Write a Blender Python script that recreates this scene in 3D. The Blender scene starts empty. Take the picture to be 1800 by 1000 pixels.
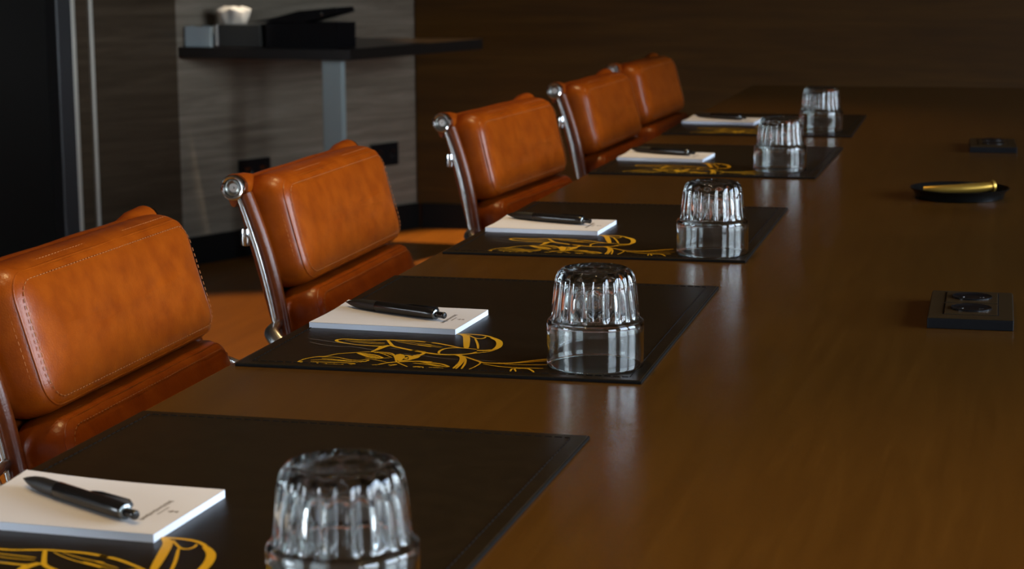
import bpy, bmesh, math, random
from mathutils import Matrix, Vector
random.seed(4)
PI = math.pi
sc = bpy.context.scene
C = sc.collection
TT = 0.74                     # table top height above the floor

EXPOSURE = 0.0
SKY = 20.5
FLOORSPOTS = [(-1.50, 3.80, 200, 13), (-1.22, 5.45, 350, 11.5), (-1.40, 2.05, 200, 13)]
TABLESPOTS = [(-0.12, -0.75, 46), (-0.12, 0.25, 58), (-0.12, 1.25, 60), (-0.12, 2.30, 60), (0.95, -0.75, 105)]

# ------------------------------------------------------------------ camera
cam_d = bpy.data.cameras.new('camera')
cam = bpy.data.objects.new('camera', cam_d)
C.objects.link(cam)
sc.camera = cam
yaw, pitch, roll = math.radians(14.23315), math.radians(9.68296), math.radians(-0.39543)
Fv = Vector((-math.sin(yaw) * math.cos(pitch), math.cos(yaw) * math.cos(pitch), -math.sin(pitch)))
R0 = Vector((math.cos(yaw), math.sin(yaw), 0))
U0 = R0.cross(Fv)
Rv = math.cos(roll) * R0 + math.sin(roll) * U0
Uv = -math.sin(roll) * R0 + math.cos(roll) * U0
M = Matrix((Rv, Uv, -Fv)).transposed().to_4x4()
M.translation = Vector((0.66176, -1.61634, TT + 0.36340))
cam.matrix_world = M
cam_d.sensor_width = 36.0
cam_d.lens = 70.02
cam_d.clip_start = 0.02
cam_d.dof.use_dof = True
cam_d.dof.focus_distance = 1.86
cam_d.dof.aperture_fstop = 13.5

# ------------------------------------------------------------------ render look
sc.view_settings.view_transform = 'Standard'
sc.view_settings.look = 'None'
sc.view_settings.exposure = EXPOSURE
sc.view_settings.gamma = 1.0
sc.view_settings.use_curve_mapping = False
cy = sc.cycles
cy.use_denoising = True
cy.max_bounces = 14
cy.transmission_bounces = 14
cy.transparent_max_bounces = 12
cy.diffuse_bounces = 4
cy.glossy_bounces = 6
cy.caustics_reflective = False
cy.caustics_refractive = False
cy.sample_clamp_indirect = 6.0

# ------------------------------------------------------------------ daylight: sky above a dull city
w = bpy.data.worlds.new('world')
sc.world = w
w.use_nodes = True
nt = w.node_tree
nt.nodes.clear()
wo = nt.nodes.new('ShaderNodeOutputWorld')
bg = nt.nodes.new('ShaderNodeBackground')
tc = nt.nodes.new('ShaderNodeTexCoord')
sp = nt.nodes.new('ShaderNodeSeparateXYZ')
mr = nt.nodes.new('ShaderNodeMapRange')
mr.inputs['From Min'].default_value = -0.5
mr.inputs['From Max'].default_value = 0.5
ra = nt.nodes.new('ShaderNodeValToRGB')
els = ra.color_ramp.elements
els[0].position = 0.0;  els[0].color = (0.045, 0.045, 0.05, 1)
els[1].position = 1.0;  els[1].color = (0.42, 0.60, 0.95, 1)
for p_, c_ in ((0.47, (0.09, 0.10, 0.115, 1)), (0.505, (0.16, 0.19, 0.23, 1)), (0.525, (0.80, 0.90, 1.0, 1)), (0.70, (0.80, 0.92, 1.0, 1))):
    e_ = els.new(p_); e_.color = c_
nt.links.new(tc.outputs['Generated'], sp.inputs[0])
nt.links.new(sp.outputs['Z'], mr.inputs['Value'])
nt.links.new(mr.outputs[0], ra.inputs[0])
nt.links.new(ra.outputs[0], bg.inputs['Color'])
bg.inputs['Strength'].default_value = SKY
nt.links.new(bg.outputs[0], wo.inputs['Surface'])

WX = 3.70                      # plane of the window wall
WINS = [(-5.6, -4.0), (-3.75, -1.75), (-1.05, 0.35), (0.5, 2.0)]
def portal(y0, y1, z0, z1):
    d = bpy.data.lights.new('window_portal', 'AREA')
    d.shape = 'RECTANGLE'; d.size = y1 - y0; d.size_y = z1 - z0
    o = bpy.data.objects.new('window_portal', d)
    C.objects.link(o)
    X = Vector((0, 1, 0)); Z = Vector((1, 0, 0)); Y = Z.cross(X)
    m = Matrix((X, Y, Z)).transposed().to_4x4()
    m.translation = Vector((WX + 0.12, (y0 + y1) / 2, (z0 + z1) / 2))
    o.matrix_world = m
    d.cycles.is_portal = True
for y0, y1 in WINS:
    portal(y0, y1, 0.12, 2.55)

def spot(x, y, power, half, blend=0.5, col=(1.0, 0.56, 0.22), tx=None, ty=None):
    d = bpy.data.lights.new('downlight_or_added_spot', 'SPOT')
    d.energy = power; d.color = col
    d.spot_size = math.radians(half * 2); d.spot_blend = blend
    d.shadow_soft_size = 0.035
    o = bpy.data.objects.new('downlight_or_added_spot', d)
    C.objects.link(o)
    o.location = (x, y, 2.70)
    if tx is not None:
        v = Vector((tx - x, ty - y, -2.7))
        o.rotation_euler = v.to_track_quat('-Z', 'Y').to_euler()
for x_, y_, p_, c_ in FLOORSPOTS:
    spot(x_, y_, p_, c_, 0.45)
for x_, y_, p_ in TABLESPOTS:
    spot(x_, y_, p_, 27, 0.85, (1.0, 0.70, 0.32))
spot(-1.25, 4.30, 300, 3.7, 0.6, (1.0, 0.86, 0.68), -2.185, 5.085)      # narrow spot added to brighten the white tissue on the console

# ------------------------------------------------------------------ materials
def mat(name, color=(0.5, 0.5, 0.5), rough=0.5, metal=0.0, spec=0.5, coat=0.0, coat_r=0.1):
    m = bpy.data.materials.new(name)
    m.use_nodes = True
    b = m.node_tree.nodes['Principled BSDF']
    b.inputs['Base Color'].default_value = (*color, 1)
    b.inputs['Roughness'].default_value = rough
    b.inputs['Metallic'].default_value = metal
    b.inputs['Specular IOR Level'].default_value = spec
    b.inputs['Coat Weight'].default_value = coat
    b.inputs['Coat Roughness'].default_value = coat_r
    return m

def noise_color(m, stops, scale, stretch=(1, 1, 1), detail=6, rough=0.6, dist=0.0, bump=0.0, bump_dist=0.001):
    nt = m.node_tree; N = nt.nodes; L = nt.links
    b = N['Principled BSDF']
    tc = N.new('ShaderNodeTexCoord'); mp = N.new('ShaderNodeMapping')
    mp.inputs['Scale'].default_value = stretch
    no = N.new('ShaderNodeTexNoise')
    no.inputs['Scale'].default_value = scale; no.inputs['Detail'].default_value = detail
    no.inputs['Roughness'].default_value = rough; no.inputs['Distortion'].default_value = dist
    rp = N.new('ShaderNodeValToRGB')
    e = rp.color_ramp.elements
    e[0].position, e[0].color = stops[0][0], (*stops[0][1], 1)
    e[1].position, e[1].color = stops[-1][0], (*stops[-1][1], 1)
    for p, c in stops[1:-1]:
        x = e.new(p); x.color = (*c, 1)
    L.new(tc.outputs['Object'], mp.inputs[0]); L.new(mp.outputs[0], no.inputs['Vector'])
    L.new(no.outputs['Fac'], rp.inputs[0]); L.new(rp.outputs[0], b.inputs['Base Color'])
    if bump:
        bu = N.new('ShaderNodeBump'); bu.inputs['Strength'].default_value = bump; bu.inputs['Distance'].default_value = bump_dist
        L.new(no.outputs['Fac'], bu.inputs['Height']); L.new(bu.outputs[0], b.inputs['Normal'])
    return m

def leather(name, dark, mid, light, rough=0.31, grain=0.14):
    m = mat(name, mid, rough, spec=0.29)
    noise_color(m, [(0.30, dark), (0.52, mid), (0.72, light)], 30.0, detail=5, rough=0.65)
    nt = m.node_tree; N = nt.nodes; L = nt.links; b = N['Principled BSDF']
    tc = N.new('ShaderNodeTexCoord')
    vo = N.new('ShaderNodeTexVoronoi'); vo.inputs['Scale'].default_value = 520.0
    n2 = N.new('ShaderNodeTexNoise'); n2.inputs['Scale'].default_value = 45.0; n2.inputs['Detail'].default_value = 4
    mx = N.new('ShaderNodeMath'); mx.operation = 'MULTIPLY_ADD'; mx.inputs[1].default_value = 3.0
    bu = N.new('ShaderNodeBump'); bu.inputs['Strength'].default_value = grain; bu.inputs['Distance'].default_value = 0.0006
    L.new(tc.outputs['Object'], vo.inputs['Vector']); L.new(tc.outputs['Object'], n2.inputs['Vector'])
    L.new(n2.outputs['Fac'], mx.inputs[0]); L.new(vo.outputs['Distance'], mx.inputs[2])
    L.new(mx.outputs[0], bu.inputs['Height']); L.new(bu.outputs[0], b.inputs['Normal'])
    return m

M_leather = leather('cognac_leather', (0.180, 0.029, 0.0012), (0.232, 0.042, 0.0016), (0.285, 0.056, 0.0026))
M_leather_dark = leather('cognac_leather_rail', (0.08, 0.017, 0.003), (0.11, 0.023, 0.004), (0.14, 0.031, 0.006), 0.28)
M_thread = mat('tan_thread', (0.30, 0.105, 0.030), 0.8, spec=0.2)
M_chrome = mat('polished_chrome', (0.72, 0.72, 0.72), 0.09, 1.0)
M_alu = mat('polished_aluminium', (0.74, 0.74, 0.72), 0.26, 1.0)
M_capdisc = mat('satin_cap_disc', (0.30, 0.31, 0.29), 0.30, 1.0)
M_black = mat('black_plastic', (0.006, 0.006, 0.007), 0.45, spec=0.16)
M_caster = mat('black_caster', (0.02, 0.02, 0.02), 0.5)

M_table = mat('dark_walnut_veneer', (0.08, 0.042, 0.016), 0.22, spec=0.36)
noise_color(M_table, [(0.25, (0.060, 0.0235, 0.0030)), (0.55, (0.077, 0.031, 0.0042)), (0.8, (0.094, 0.039, 0.0056))], 3.0, (26, 1.6, 26), 8, 0.7, 0.4)
M_mat = mat('dark_brown_leatherette', (0.026, 0.0165, 0.0088), 0.40, spec=0.17)
noise_color(M_mat, [(0.3, (0.0100, 0.0056, 0.0016)), (0.7, (0.0140, 0.0080, 0.0026))], 55.0, detail=4, bump=0.2, bump_dist=0.0004)
M_matedge = mat('black_mat_edge', (0.004, 0.003, 0.0025), 0.8, spec=0.1)
M_matthread = mat('black_mat_thread', (0.004, 0.003, 0.0025), 0.9, spec=0.1)
M_gold = mat('ochre_gold_print', (0.60, 0.32, 0.010), 0.5, spec=0.2)
M_greyline = mat('faint_grey_print', (0.16, 0.13, 0.10), 0.6)
M_paper = mat('white_paper', (0.66, 0.62, 0.60), 0.75, spec=0.2)
M_pageedge = mat('paper_edges', (0.70, 0.74, 0.82), 0.8, spec=0.2)
M_ink = mat('taupe_print', (0.14, 0.105, 0.07), 0.8)
M_pen = mat('black_pen_barrel', (0.010, 0.009, 0.009), 0.22, spec=0.5)
M_pengrip = mat('black_pen_grip', (0.012, 0.011, 0.011), 0.5)
M_penring = mat('gunmetal_ring', (0.16, 0.17, 0.17), 0.22, 1.0)

def glass_mat(name, color, ior=1.5, rough=0.0):
    m = bpy.data.materials.new(name); m.use_nodes = True
    nt = m.node_tree; nt.nodes.clear()
    o = nt.nodes.new('ShaderNodeOutputMaterial'); g = nt.nodes.new('ShaderNodeBsdfGlass')
    g.inputs['Color'].default_value = (*color, 1); g.inputs['IOR'].default_value = ior; g.inputs['Roughness'].default_value = rough
    nt.links.new(g.outputs[0], o.inputs['Surface'])
    return m
M_glass = glass_mat('clear_glass', (0.97, 0.985, 0.98), 1.5)
M_acrylic = mat('pale_translucent_plastic', (0.36, 0.43, 0.46), 0.2)

def pane_mat():
    m = bpy.data.materials.new('window_glass'); m.use_nodes = True
    nt = m.node_tree; nt.nodes.clear()
    o = nt.nodes.new('ShaderNodeOutputMaterial'); t = nt.nodes.new('ShaderNodeBsdfTransparent')
    g = nt.nodes.new('ShaderNodeBsdfGlossy'); g.inputs['Roughness'].default_value = 0.02
    f = nt.nodes.new('ShaderNodeFresnel'); f.inputs['IOR'].default_value = 1.3
    x = nt.nodes.new('ShaderNodeMixShader')
    t.inputs['Color'].default_value = (0.96, 0.98, 1.0, 1)
    nt.links.new(f.outputs[0], x.inputs[0]); nt.links.new(t.outputs[0], x.inputs[1]); nt.links.new(g.outputs[0], x.inputs[2])
    nt.links.new(x.outputs[0], o.inputs['Surface'])
    return m
M_pane = pane_mat()

def wood_panel(name, stops, rough, scale=2.2):
    m = mat(name, stops[0][1], rough, spec=0.22)
    noise_color(m, stops, scale, (1.0, 1.0, 16.0), 7, 0.68, 0.5)
    return m
M_greywood = wood_panel('grey_oak_panel', [(0.28, (0.120, 0.097, 0.070)), (0.5, (0.190, 0.157, 0.118)), (0.74, (0.285, 0.241, 0.187))], 0.5)
M_brownwood = wood_panel('brown_oak_panel', [(0.28, (0.032, 0.021, 0.011)), (0.5, (0.053, 0.036, 0.021)), (0.74, (0.082, 0.058, 0.036))], 0.45)
M_backwood = wood_panel('dark_walnut_panel', [(0.28, (0.040, 0.0155, 0.0012)), (0.5, (0.060, 0.024, 0.002)), (0.74, (0.084, 0.036, 0.004))], 0.5, 1.6)
M_skirt = mat('black_skirting', (0.006, 0.006, 0.006), 0.5, spec=0.12)
M_trim = mat('brushed_steel_trim', (0.60, 0.57, 0.50), 0.55, 0.6)
M_door = mat('black_door_leaf', (0.006, 0.005, 0.004), 0.6, spec=0.15)
M_floor = mat('amber_wood_floor', (0.30, 0.13, 0.03), 0.42)
noise_color(M_floor, [(0.3, (0.23, 0.088, 0.008)), (0.7, (0.33, 0.130, 0.012))], 2.0, (12, 1, 1), 6)
M_ceiling = mat('warm_white_ceiling', (0.30, 0.28, 0.25), 0.9)
M_wallpaint = mat('taupe_wall', (0.34, 0.31, 0.28), 0.85)
M_frame = mat('dark_window_frame', (0.03, 0.03, 0.032), 0.4)
M_console = mat('black_console_lacquer', (0.010, 0.008, 0.007), 0.30)
M_consoleleg = mat('steel_leg_sheen', (0.31, 0.37, 0.375), 0.5)  # steel leg, its pale bluish reflection put into the base colour
M_case = mat('black_case', (0.003, 0.003, 0.004), 0.5, spec=0.2)
M_tissuebox = mat('slate_box', (0.016, 0.018, 0.019), 0.35)
M_tissue = mat('white_tissue', (0.62, 0.58, 0.52), 0.9, spec=0.1)
M_socket = mat('black_socket_face', (0.030, 0.0165, 0.0055), 0.5, spec=0.10)
M_socketwell = mat('black_socket_well', (0.006, 0.006, 0.007), 0.16)
M_bowl = mat('black_lacquer_tray', (0.004, 0.004, 0.004), 0.25, spec=0.22)
M_goldfoil = mat('gold_foil', (0.46, 0.27, 0.045), 0.38, 0.8)

# ------------------------------------------------------------------ builders
def link(name, bm, m, parent=None, smooth=True, angle=40):
    me = bpy.data.meshes.new(name)
    bmesh.ops.recalc_face_normals(bm, faces=bm.faces)
    bm.to_mesh(me); bm.free()
    for x in (m if isinstance(m, (list, tuple)) else [m]):
        me.materials.append(x)
    if smooth:
        me.shade_smooth()
        if angle:
            try:
                me.set_sharp_from_angle(angle=math.radians(angle))
            except Exception:
                pass
    o = bpy.data.objects.new(name, me)
    C.objects.link(o)
    if parent is not None:
        o.parent = parent
    return o

def thing(name, label, cat, loc=(0, 0, 0), rot=0.0, group=None):
    o = bpy.data.objects.new(name, None)
    C.objects.link(o)
    o.empty_display_size = 0.05
    o.location = loc; o.rotation_euler = (0, 0, rot)
    o['label'] = label; o['category'] = cat
    if group: o['group'] = group
    return o

def tag(o, label, cat, group=None):
    o['label'] = label; o['category'] = cat
    if group: o['group'] = group
    return o

def structure(o):
    o['kind'] = 'structure'
    return o

def clone(root, label, loc, rot):
    r = root.copy(); C.objects.link(r)
    r.location = loc; r.rotation_euler = (0, 0, rot); r['label'] = label
    for ch in list(root.children):
        c = ch.copy(); C.objects.link(c); c.parent = r
        for g in list(ch.children):
            d = g.copy(); C.objects.link(d); d.parent = c
    return r

def box(bm, x0, x1, y0, y1, z0, z1, bev=0.0, seg=2, mi=0):
    vs = [bm.verts.new((x, y, z)) for x in (x0, x1) for y in (y0, y1) for z in (z0, z1)]
    fs = [bm.faces.new([vs[i] for i in f]) for f in ((0, 1, 3, 2), (4, 6, 7, 5), (0, 4, 5, 1), (2, 3, 7, 6), (0, 2, 6, 4), (1, 5, 7, 3))]
    for f in fs: f.material_index = mi
    if bev:
        es = list({e for f in fs for e in f.edges})
        bmesh.ops.bevel(bm, geom=es, offset=bev, segments=seg, profile=0.5, affect='EDGES')

def prism(bm, poly, z0, z1, bev=0.0):
    lo = [bm.verts.new((x, y, z0)) for x, y in poly]
    hi = [bm.verts.new((x, y, z1)) for x, y in poly]
    n = len(poly)
    fs = [bm.faces.new(lo[::-1]), bm.faces.new(hi)]
    for i in range(n):
        fs.append(bm.faces.new((lo[i], lo[(i + 1) % n], hi[(i + 1) % n], hi[i])))
    if bev:
        es = list({e for f in fs for e in f.edges})
        bmesh.ops.bevel(bm, geom=es, offset=bev, segments=2, profile=0.5, affect='EDGES')

def lathe(bm, prof, n=48, center=(0, 0, 0), axis='z', closed=False, caps=True):
    rings = []
    for r, h in prof:
        ring = []
        for i in range(n):
            a = 2 * PI * i / n
            p = (r * math.cos(a), r * math.sin(a), h)
            if axis == 'y': p = (p[0], p[2], p[1])
            if axis == 'x': p = (p[2], p[0], p[1])
            ring.append(bm.verts.new((p[0] + center[0], p[1] + center[1], p[2] + center[2])))
        rings.append(ring)
    m = len(rings)
    for k in range(m if closed else m - 1):
        a, b = rings[k], rings[(k + 1) % m]
        for i in range(n):
            bm.faces.new((a[i], a[(i + 1) % n], b[(i + 1) % n], b[i]))
    if caps and not closed:
        bm.faces.new(rings[0][::-1]); bm.faces.new(rings[-1])

def smooth_path(pts, per=6, closed=False):
    P = [Vector(p) for p in pts]; n = len(P); out = []
    rng = range(n if closed else n - 1)
    for i in rng:
        if closed: a, b, c, d = P[(i - 1) % n], P[i], P[(i + 1) % n], P[(i + 2) % n]
        else: a, b, c, d = P[max(i - 1, 0)], P[i], P[i + 1], P[min(i + 2, n - 1)]
        for k in range(per):
            t = k / per
            out.append(0.5 * ((2 * b) + (c - a) * t + (2 * a - 5 * b + 4 * c - d) * t * t + (3 * b - a - 3 * c + d) * t ** 3))
    if not closed: out.append(P[-1])
    return out

def tube(bm, pts, r, n=12, closed=False, flat=None, up=None):
    """sweep a circle (or an ellipse r x flat, flat measured along 'up') along pts"""
    P = [Vector(p) for p in pts]; m = len(P); rings = []
    upv = Vector(up) if up else None
    prev = None
    for i, p in enumerate(P):
        if closed: t = (P[(i + 1) % m] - P[i - 1]).normalized()
        else: t = (P[min(i + 1, m - 1)] - P[max(i - 1, 0)]).normalized()
        if upv is not None: a = upv - t * upv.dot(t)
        elif prev is not None: a = prev - t * prev.dot(t)
        else:
            h = Vector((0, 0, 1)) if abs(t.z) < 0.9 else Vector((1, 0, 0)); a = h - t * h.dot(t)
        if a.length < 1e-6: a = Vector((1, 0, 0))
        a.normalize(); prev = a; b = t.cross(a)
        rr = r[i] if isinstance(r, (list, tuple)) else r
        rf = flat if flat else rr
        rings.append([bm.verts.new(p + a * (rf * math.cos(2 * PI * k / n)) + b * (rr * math.sin(2 * PI * k / n))) for k in range(n)])
    for i in range(m if closed else m - 1):
        a, b = rings[i], rings[(i + 1) % m]
        for k in range(n):
            bm.faces.new((a[k], a[(k + 1) % n], b[(k + 1) % n], b[k]))
    if not closed:
        bm.faces.new(rings[0][::-1]); bm.faces.new(rings[-1])

def dash(bm, p, q, r):
    p, q = Vector(p), Vector(q); t = (q - p).normalized()
    h = Vector((0, 0, 1)) if abs(t.z) < 0.9 else Vector((1, 0, 0))
    a = (h - t * h.dot(t)).normalized(); b = t.cross(a)
    A = [bm.verts.new(p + r * (a * x + b * y)) for x, y in ((1, 0), (0, 1), (-1, 0), (0, -1))]
    B = [bm.verts.new(q + r * (a * x + b * y)) for x, y in ((1, 0), (0, 1), (-1, 0), (0, -1))]
    for i in range(4): bm.faces.new((A[i], A[(i + 1) % 4], B[(i + 1) % 4], B[i]))
    bm.faces.new(A[::-1]); bm.faces.new(B)

def stitch_path(bm, pts, closed, length, gap, r):
    P = [Vector(p) for p in pts]
    if closed: P = P + [P[0]]
    acc = 0.0; on = True; start = P[0]; need = length
    for i in range(len(P) - 1):
        a, b = P[i], P[i + 1]; d = (b - a).length
        if d < 1e-9: continue
        pos = 0.0
        while d - pos >= need:
            pos += need; pt = a.lerp(b, pos / d)
            if on: dash(bm, start, pt, r)
            on = not on; start = pt; need = length if on else gap
        need -= d - pos

# ------------------------------------------------------------------ the room
A = Vector((0.4255, 0.9050, 0)); A.normalize()      # along the slanted panelled wall
NW = Vector((A.y, -A.x, 0))                           # its normal, into the room
W0 = Vector((-2.094, 4.884, 0))
wall_rot = math.atan2(A.y, A.x)
def wall_obj(name, bm, m):
    o = link(name, bm, m, smooth=False)
    o.location = W0; o.rotation_euler = (0, 0, wall_rot)     # local x along the wall, local -y into the room
    return o

bm = bmesh.new(); box(bm, -7.0, WX + 0.2, -5.2, 6.4, -0.10, 0.0)
structure(link('floor', bm, M_floor, smooth=False))
bm = bmesh.new(); box(bm, -7.0, WX + 0.2, -5.2, 6.4, 2.75, 2.85)
structure(link('ceiling', bm, M_ceiling, smooth=False))
YB = 5.872
bm = bmesh.new(); box(bm, -1.62, WX + 0.2, YB, YB + 0.15, 0, 2.75)
structure(link('wall_back', bm, M_backwood, smooth=False))
bm = bmesh.new(); box(bm, -1.60, WX, YB - 0.014, YB + 0.001, 0, 0.10, 0.002)
structure(link('baseboard_back', bm, M_skirt, smooth=False))
bm = bmesh.new(); box(bm, -0.122, 1.20, 0.0, 0.15, 0, 2.75)
structure(wall_obj('wall_left', bm, M_greywood))
bm = bmesh.new(); box(bm, -0.488, -0.122, -0.006, 0.15, 0, 2.75)
structure(wall_obj('wall_left_brown', bm, M_brownwood))
bm = bmesh.new(); box(bm, -0.565, -0.498, -0.006, 0.15, 0, 2.75)
structure(wall_obj('wall_left_strip', bm, M_brownwood))
bm = bmesh.new(); box(bm, -0.500, -0.486, -0.016, 0.02, 0, 2.75, 0.002)
structure(wall_obj('trim_1', bm, M_trim))
bm = bmesh.new(); box(bm, -0.578, -0.562, -0.020, 0.02, 0, 2.75, 0.002)
structure(wall_obj('trim_2', bm, M_trim))
bm = bmesh.new(); box(bm, -0.640, -0.578, -0.022, 0.15, 0, 2.75, 0.004)
structure(wall_obj('door_jamb', bm, M_frame))
bm = bmesh.new(); box(bm, -1.60, -0.642, 0.03, 0.08, 0.005, 2.75)
structure(wall_obj('door_1', bm, M_door))
bm = bmesh.new(); box(bm, -8.0, -1.602, 0.0, 0.15, 0, 2.75)
structure(wall_obj('wall_left_far', bm, M_door))
bm = bmesh.new(); box(bm, -0.122, 1.14, -0.014, 0.001, 0, 0.10, 0.002)
structure(wall_obj('baseboard_left', bm, M_skirt))
bm = bmesh.new(); box(bm, -7.0, WX + 0.2, -5.2, -5.05, 0, 2.75)
structure(link('wall_front', bm, M_wallpaint, smooth=False))
# window wall with its openings
bm = bmesh.new()
box(bm, WX, WX + 0.2, -5.2, YB + 0.15, 0, 0.12); box(bm, WX, WX + 0.2, -5.2, YB + 0.15, 2.55, 2.75)
ys = [-5.2] + [v for a_, b_ in WINS for v in (max(a_, -5.0), b_)] + [YB + 0.15]
for k in range(0, len(ys), 2):
    box(bm, WX, WX + 0.2, ys[k], ys[k + 1], 0.12, 2.55)
structure(link('wall_right', bm, M_wallpaint, smooth=False))
for k, (a_, b_) in enumerate(WINS):
    a_ = max(a_, -5.0)
    bm = bmesh.new()
    for y0, y1, z0, z1 in ((a_, a_ + 0.06, 0.12, 2.55), (b_ - 0.06, b_, 0.12, 2.55), (a_ + 0.06, b_ - 0.06, 0.12, 0.18), (a_ + 0.06, b_ - 0.06, 2.49, 2.55), (a_ + 0.06, b_ - 0.06, 0.98, 1.03)):
        box(bm, WX + 0.03, WX + 0.09, y0, y1, z0, z1, 0.004)
    f = structure(link('window_%d' % (k + 1), bm, M_frame, smooth=False))
    bm = bmesh.new()
    vs = [bm.verts.new((WX + 0.06, y, z)) for y, z in ((a_ + 0.06, 0.18), (b_ - 0.06, 0.18), (b_ - 0.06, 2.49), (a_ + 0.06, 2.49))]
    bm.faces.new(vs)
    structure(link('window_pane', bm, M_pane, f, smooth=False))

# ------------------------------------------------------------------ the boardroom table
TX0, TX1, TY0, TY1 = -0.0036, 1.262, -3.1, 3.555
t = thing('conference_table', 'long dark walnut conference table under the desk mats', 'table', (0, 0, 0))
bm = bmesh.new(); box(bm, TX0, TX1, TY0, TY1, TT - 0.034, TT, 0.002)
link('table_top', bm, M_table, t, smooth=False)
for y_ in (-2.3, 0.45, 3.0):
    bm = bmesh.new(); box(bm, 0.52, 0.76, y_ - 0.28, y_ + 0.28, 0.0, TT - 0.034, 0.006)
    link('pedestal', bm, M_table, t, smooth=False)

# ------------------------------------------------------------------ chairs
CW = 0.44654
POSE = [0, 1, 0.82]          # sine and cosine of the back's recline, height of the top rod
def Wp(s, n, y):
    sT, cT, ZC = POSE
    return Vector((n * cT - s * sT, y, ZC + s * cT + n * sT))

def rrect(a, b, r, ns=10, nc=7):
    """rounded rectangle loop, half sizes a (y) and b (s)"""
    pts = []
    for cx, cy, a0 in ((a - r, b - r, 0), (-a + r, b - r, 90), (-a + r, -b + r, 180), (a - r, -b + r, 270)):
        for k in range(nc + 1):
            t_ = math.radians(a0 + 90 * k / nc); pts.append((cx + r * math.cos(t_), cy + r * math.sin(t_)))
    out = []
    for i, p in enumerate(pts):
        q = pts[(i + 1) % len(pts)]
        d = math.hypot(q[0] - p[0], q[1] - p[1])
        out.append(p)
        if d > 2.5 * r * PI / 2 / nc:
            for k in range(1, ns): out.append((p[0] + (q[0] - p[0]) * k / ns, p[1] + (q[1] - p[1]) * k / ns))
    return out

def pad_shape(s_mid, hs, hy, depth, mapf, r=0.024, seed=0, top=0.0):
    """upholstered pad: returns (pad bmesh, piping bmesh, stitching bmesh); mapf(s, n, y) places it"""
    rnd = random.Random(seed)
    ph = [rnd.uniform(0, 6.28) for _ in range(6)]
    def puff(y, s, n):
        return 0.0009 * (math.sin(31 * y + ph[0]) * math.sin(44 * s + ph[1]) + 0.6 * math.sin(67 * y + 20 * s + ph[2]))
    def rise(s, n):
        """the top side swells upwards between the sling and the front seam"""
        k = n / depth
        f = 0.55 + 0.45 * min(1.0, k / 0.25) if k < 0.25 else max(0.0, 1.0 - ((k - 0.25) / 0.75) ** 1.6)
        g = max(0.0, min(1.0, s / hs))
        return top * f * g * g * (3 - 2 * g)
    bm = bmesh.new(); rings = []
    levels = [(0.000, 0.008), (0.004, 0.0020), (0.010, -0.0014), (0.018, -0.0030), (0.028, -0.0034), (depth - 0.020, -0.0028), (depth - 0.013, -0.0016), (depth - 0.0085, 0.0002),
              (depth - 0.0050, 0.0022), (depth - 0.0022, 0.0050), (depth - 0.0004, 0.0086), (depth + 0.0012, 0.0140), (depth + 0.0028, 0.022),
              (depth + 0.0040, 0.034), (depth + 0.0048, 0.048), (depth + 0.0050, 0.060)]
    for n_, ins in levels:
        rr = max(r - ins * 0.55, 0.004)
        loop = rrect(hy - ins, max(hs - ins, 0.006), min(rr, max(hs - ins, 0.006) * 0.95))
        rings.append([bm.verts.new(mapf(s_mid + s_ + rise(s_, n_), n_ + puff(y_, s_, n_), y_)) for y_, s_ in loop])
    cnt = len(rings[0])
    rings = [rg for rg in rings if len(rg) == cnt]
    for a_, b_ in zip(rings, rings[1:]):
        for i in range(cnt): bm.faces.new((a_[i], a_[(i + 1) % cnt], b_[(i + 1) % cnt], b_[i]))
    bm.faces.new(rings[0][::-1])
    last = rings[-1]
    ctr = bm.verts.new(mapf(s_mid, depth + 0.0051, 0))
    for i in range(cnt): bm.faces.new((last[i], last[(i + 1) % cnt], ctr))
    def loop_at(ins, n_):
        return [mapf(s_mid + s_ + rise(s_, n_), n_, y_) for y_, s_ in rrect(hy - ins, hs - ins, max(r - ins * 0.55, 0.006), 14, 7)]
    pp = bmesh.new(); tube(pp, loop_at(0.0026, depth - 0.0048), 0.0011, 8, True)
    st = bmesh.new()
    stitch_path(st, loop_at(-0.0008, depth - 0.0125), True, 0.0038, 0.0026, 0.00048)
    stitch_path(st, loop_at(0.0088, depth + 0.0009), True, 0.0038, 0.0026, 0.00048)
    return bm, pp, st

# side profile of the sling, from the top roll down the back and along the seat (local x, z)
def side_profile():
    P = [Wp(-s_, 0.0, 0) for s_ in (0.0, 0.08, 0.16, 0.24, 0.30)]
    e = P[-1]
    P += [e + Vector((0.020, 0, -0.042)), Vector((e.x + 0.052, 0, 0.458)), Vector((0.190, 0, 0.432)), Vector((0.26, 0, 0.428)), Vector((0.36, 0, 0.436)), Vector((0.45, 0, 0.448)), Vector((0.505, 0, 0.446))]
    return [(p.x, p.z) for p in P]
def prof_offset(d, bow=0.0):
    """side profile pushed towards the sitter by d"""
    P = smooth_path([(x, 0, z) for x, z in side_profile()], 5); out = []
    for i, p in enumerate(P):
        t_ = (P[min(i + 1, len(P) - 1)] - P[max(i - 1, 0)]).normalized()
        nn = Vector((-t_.z, 0, t_.x))
        if nn.x < 0 and nn.z < 0: nn = -nn
        k_ = max(0.0, min(1.0, (POSE[2] - p.z) / 0.19))
        out.append(p + nn * (d + bow * math.sin(PI * k_)))
    return out

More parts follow.
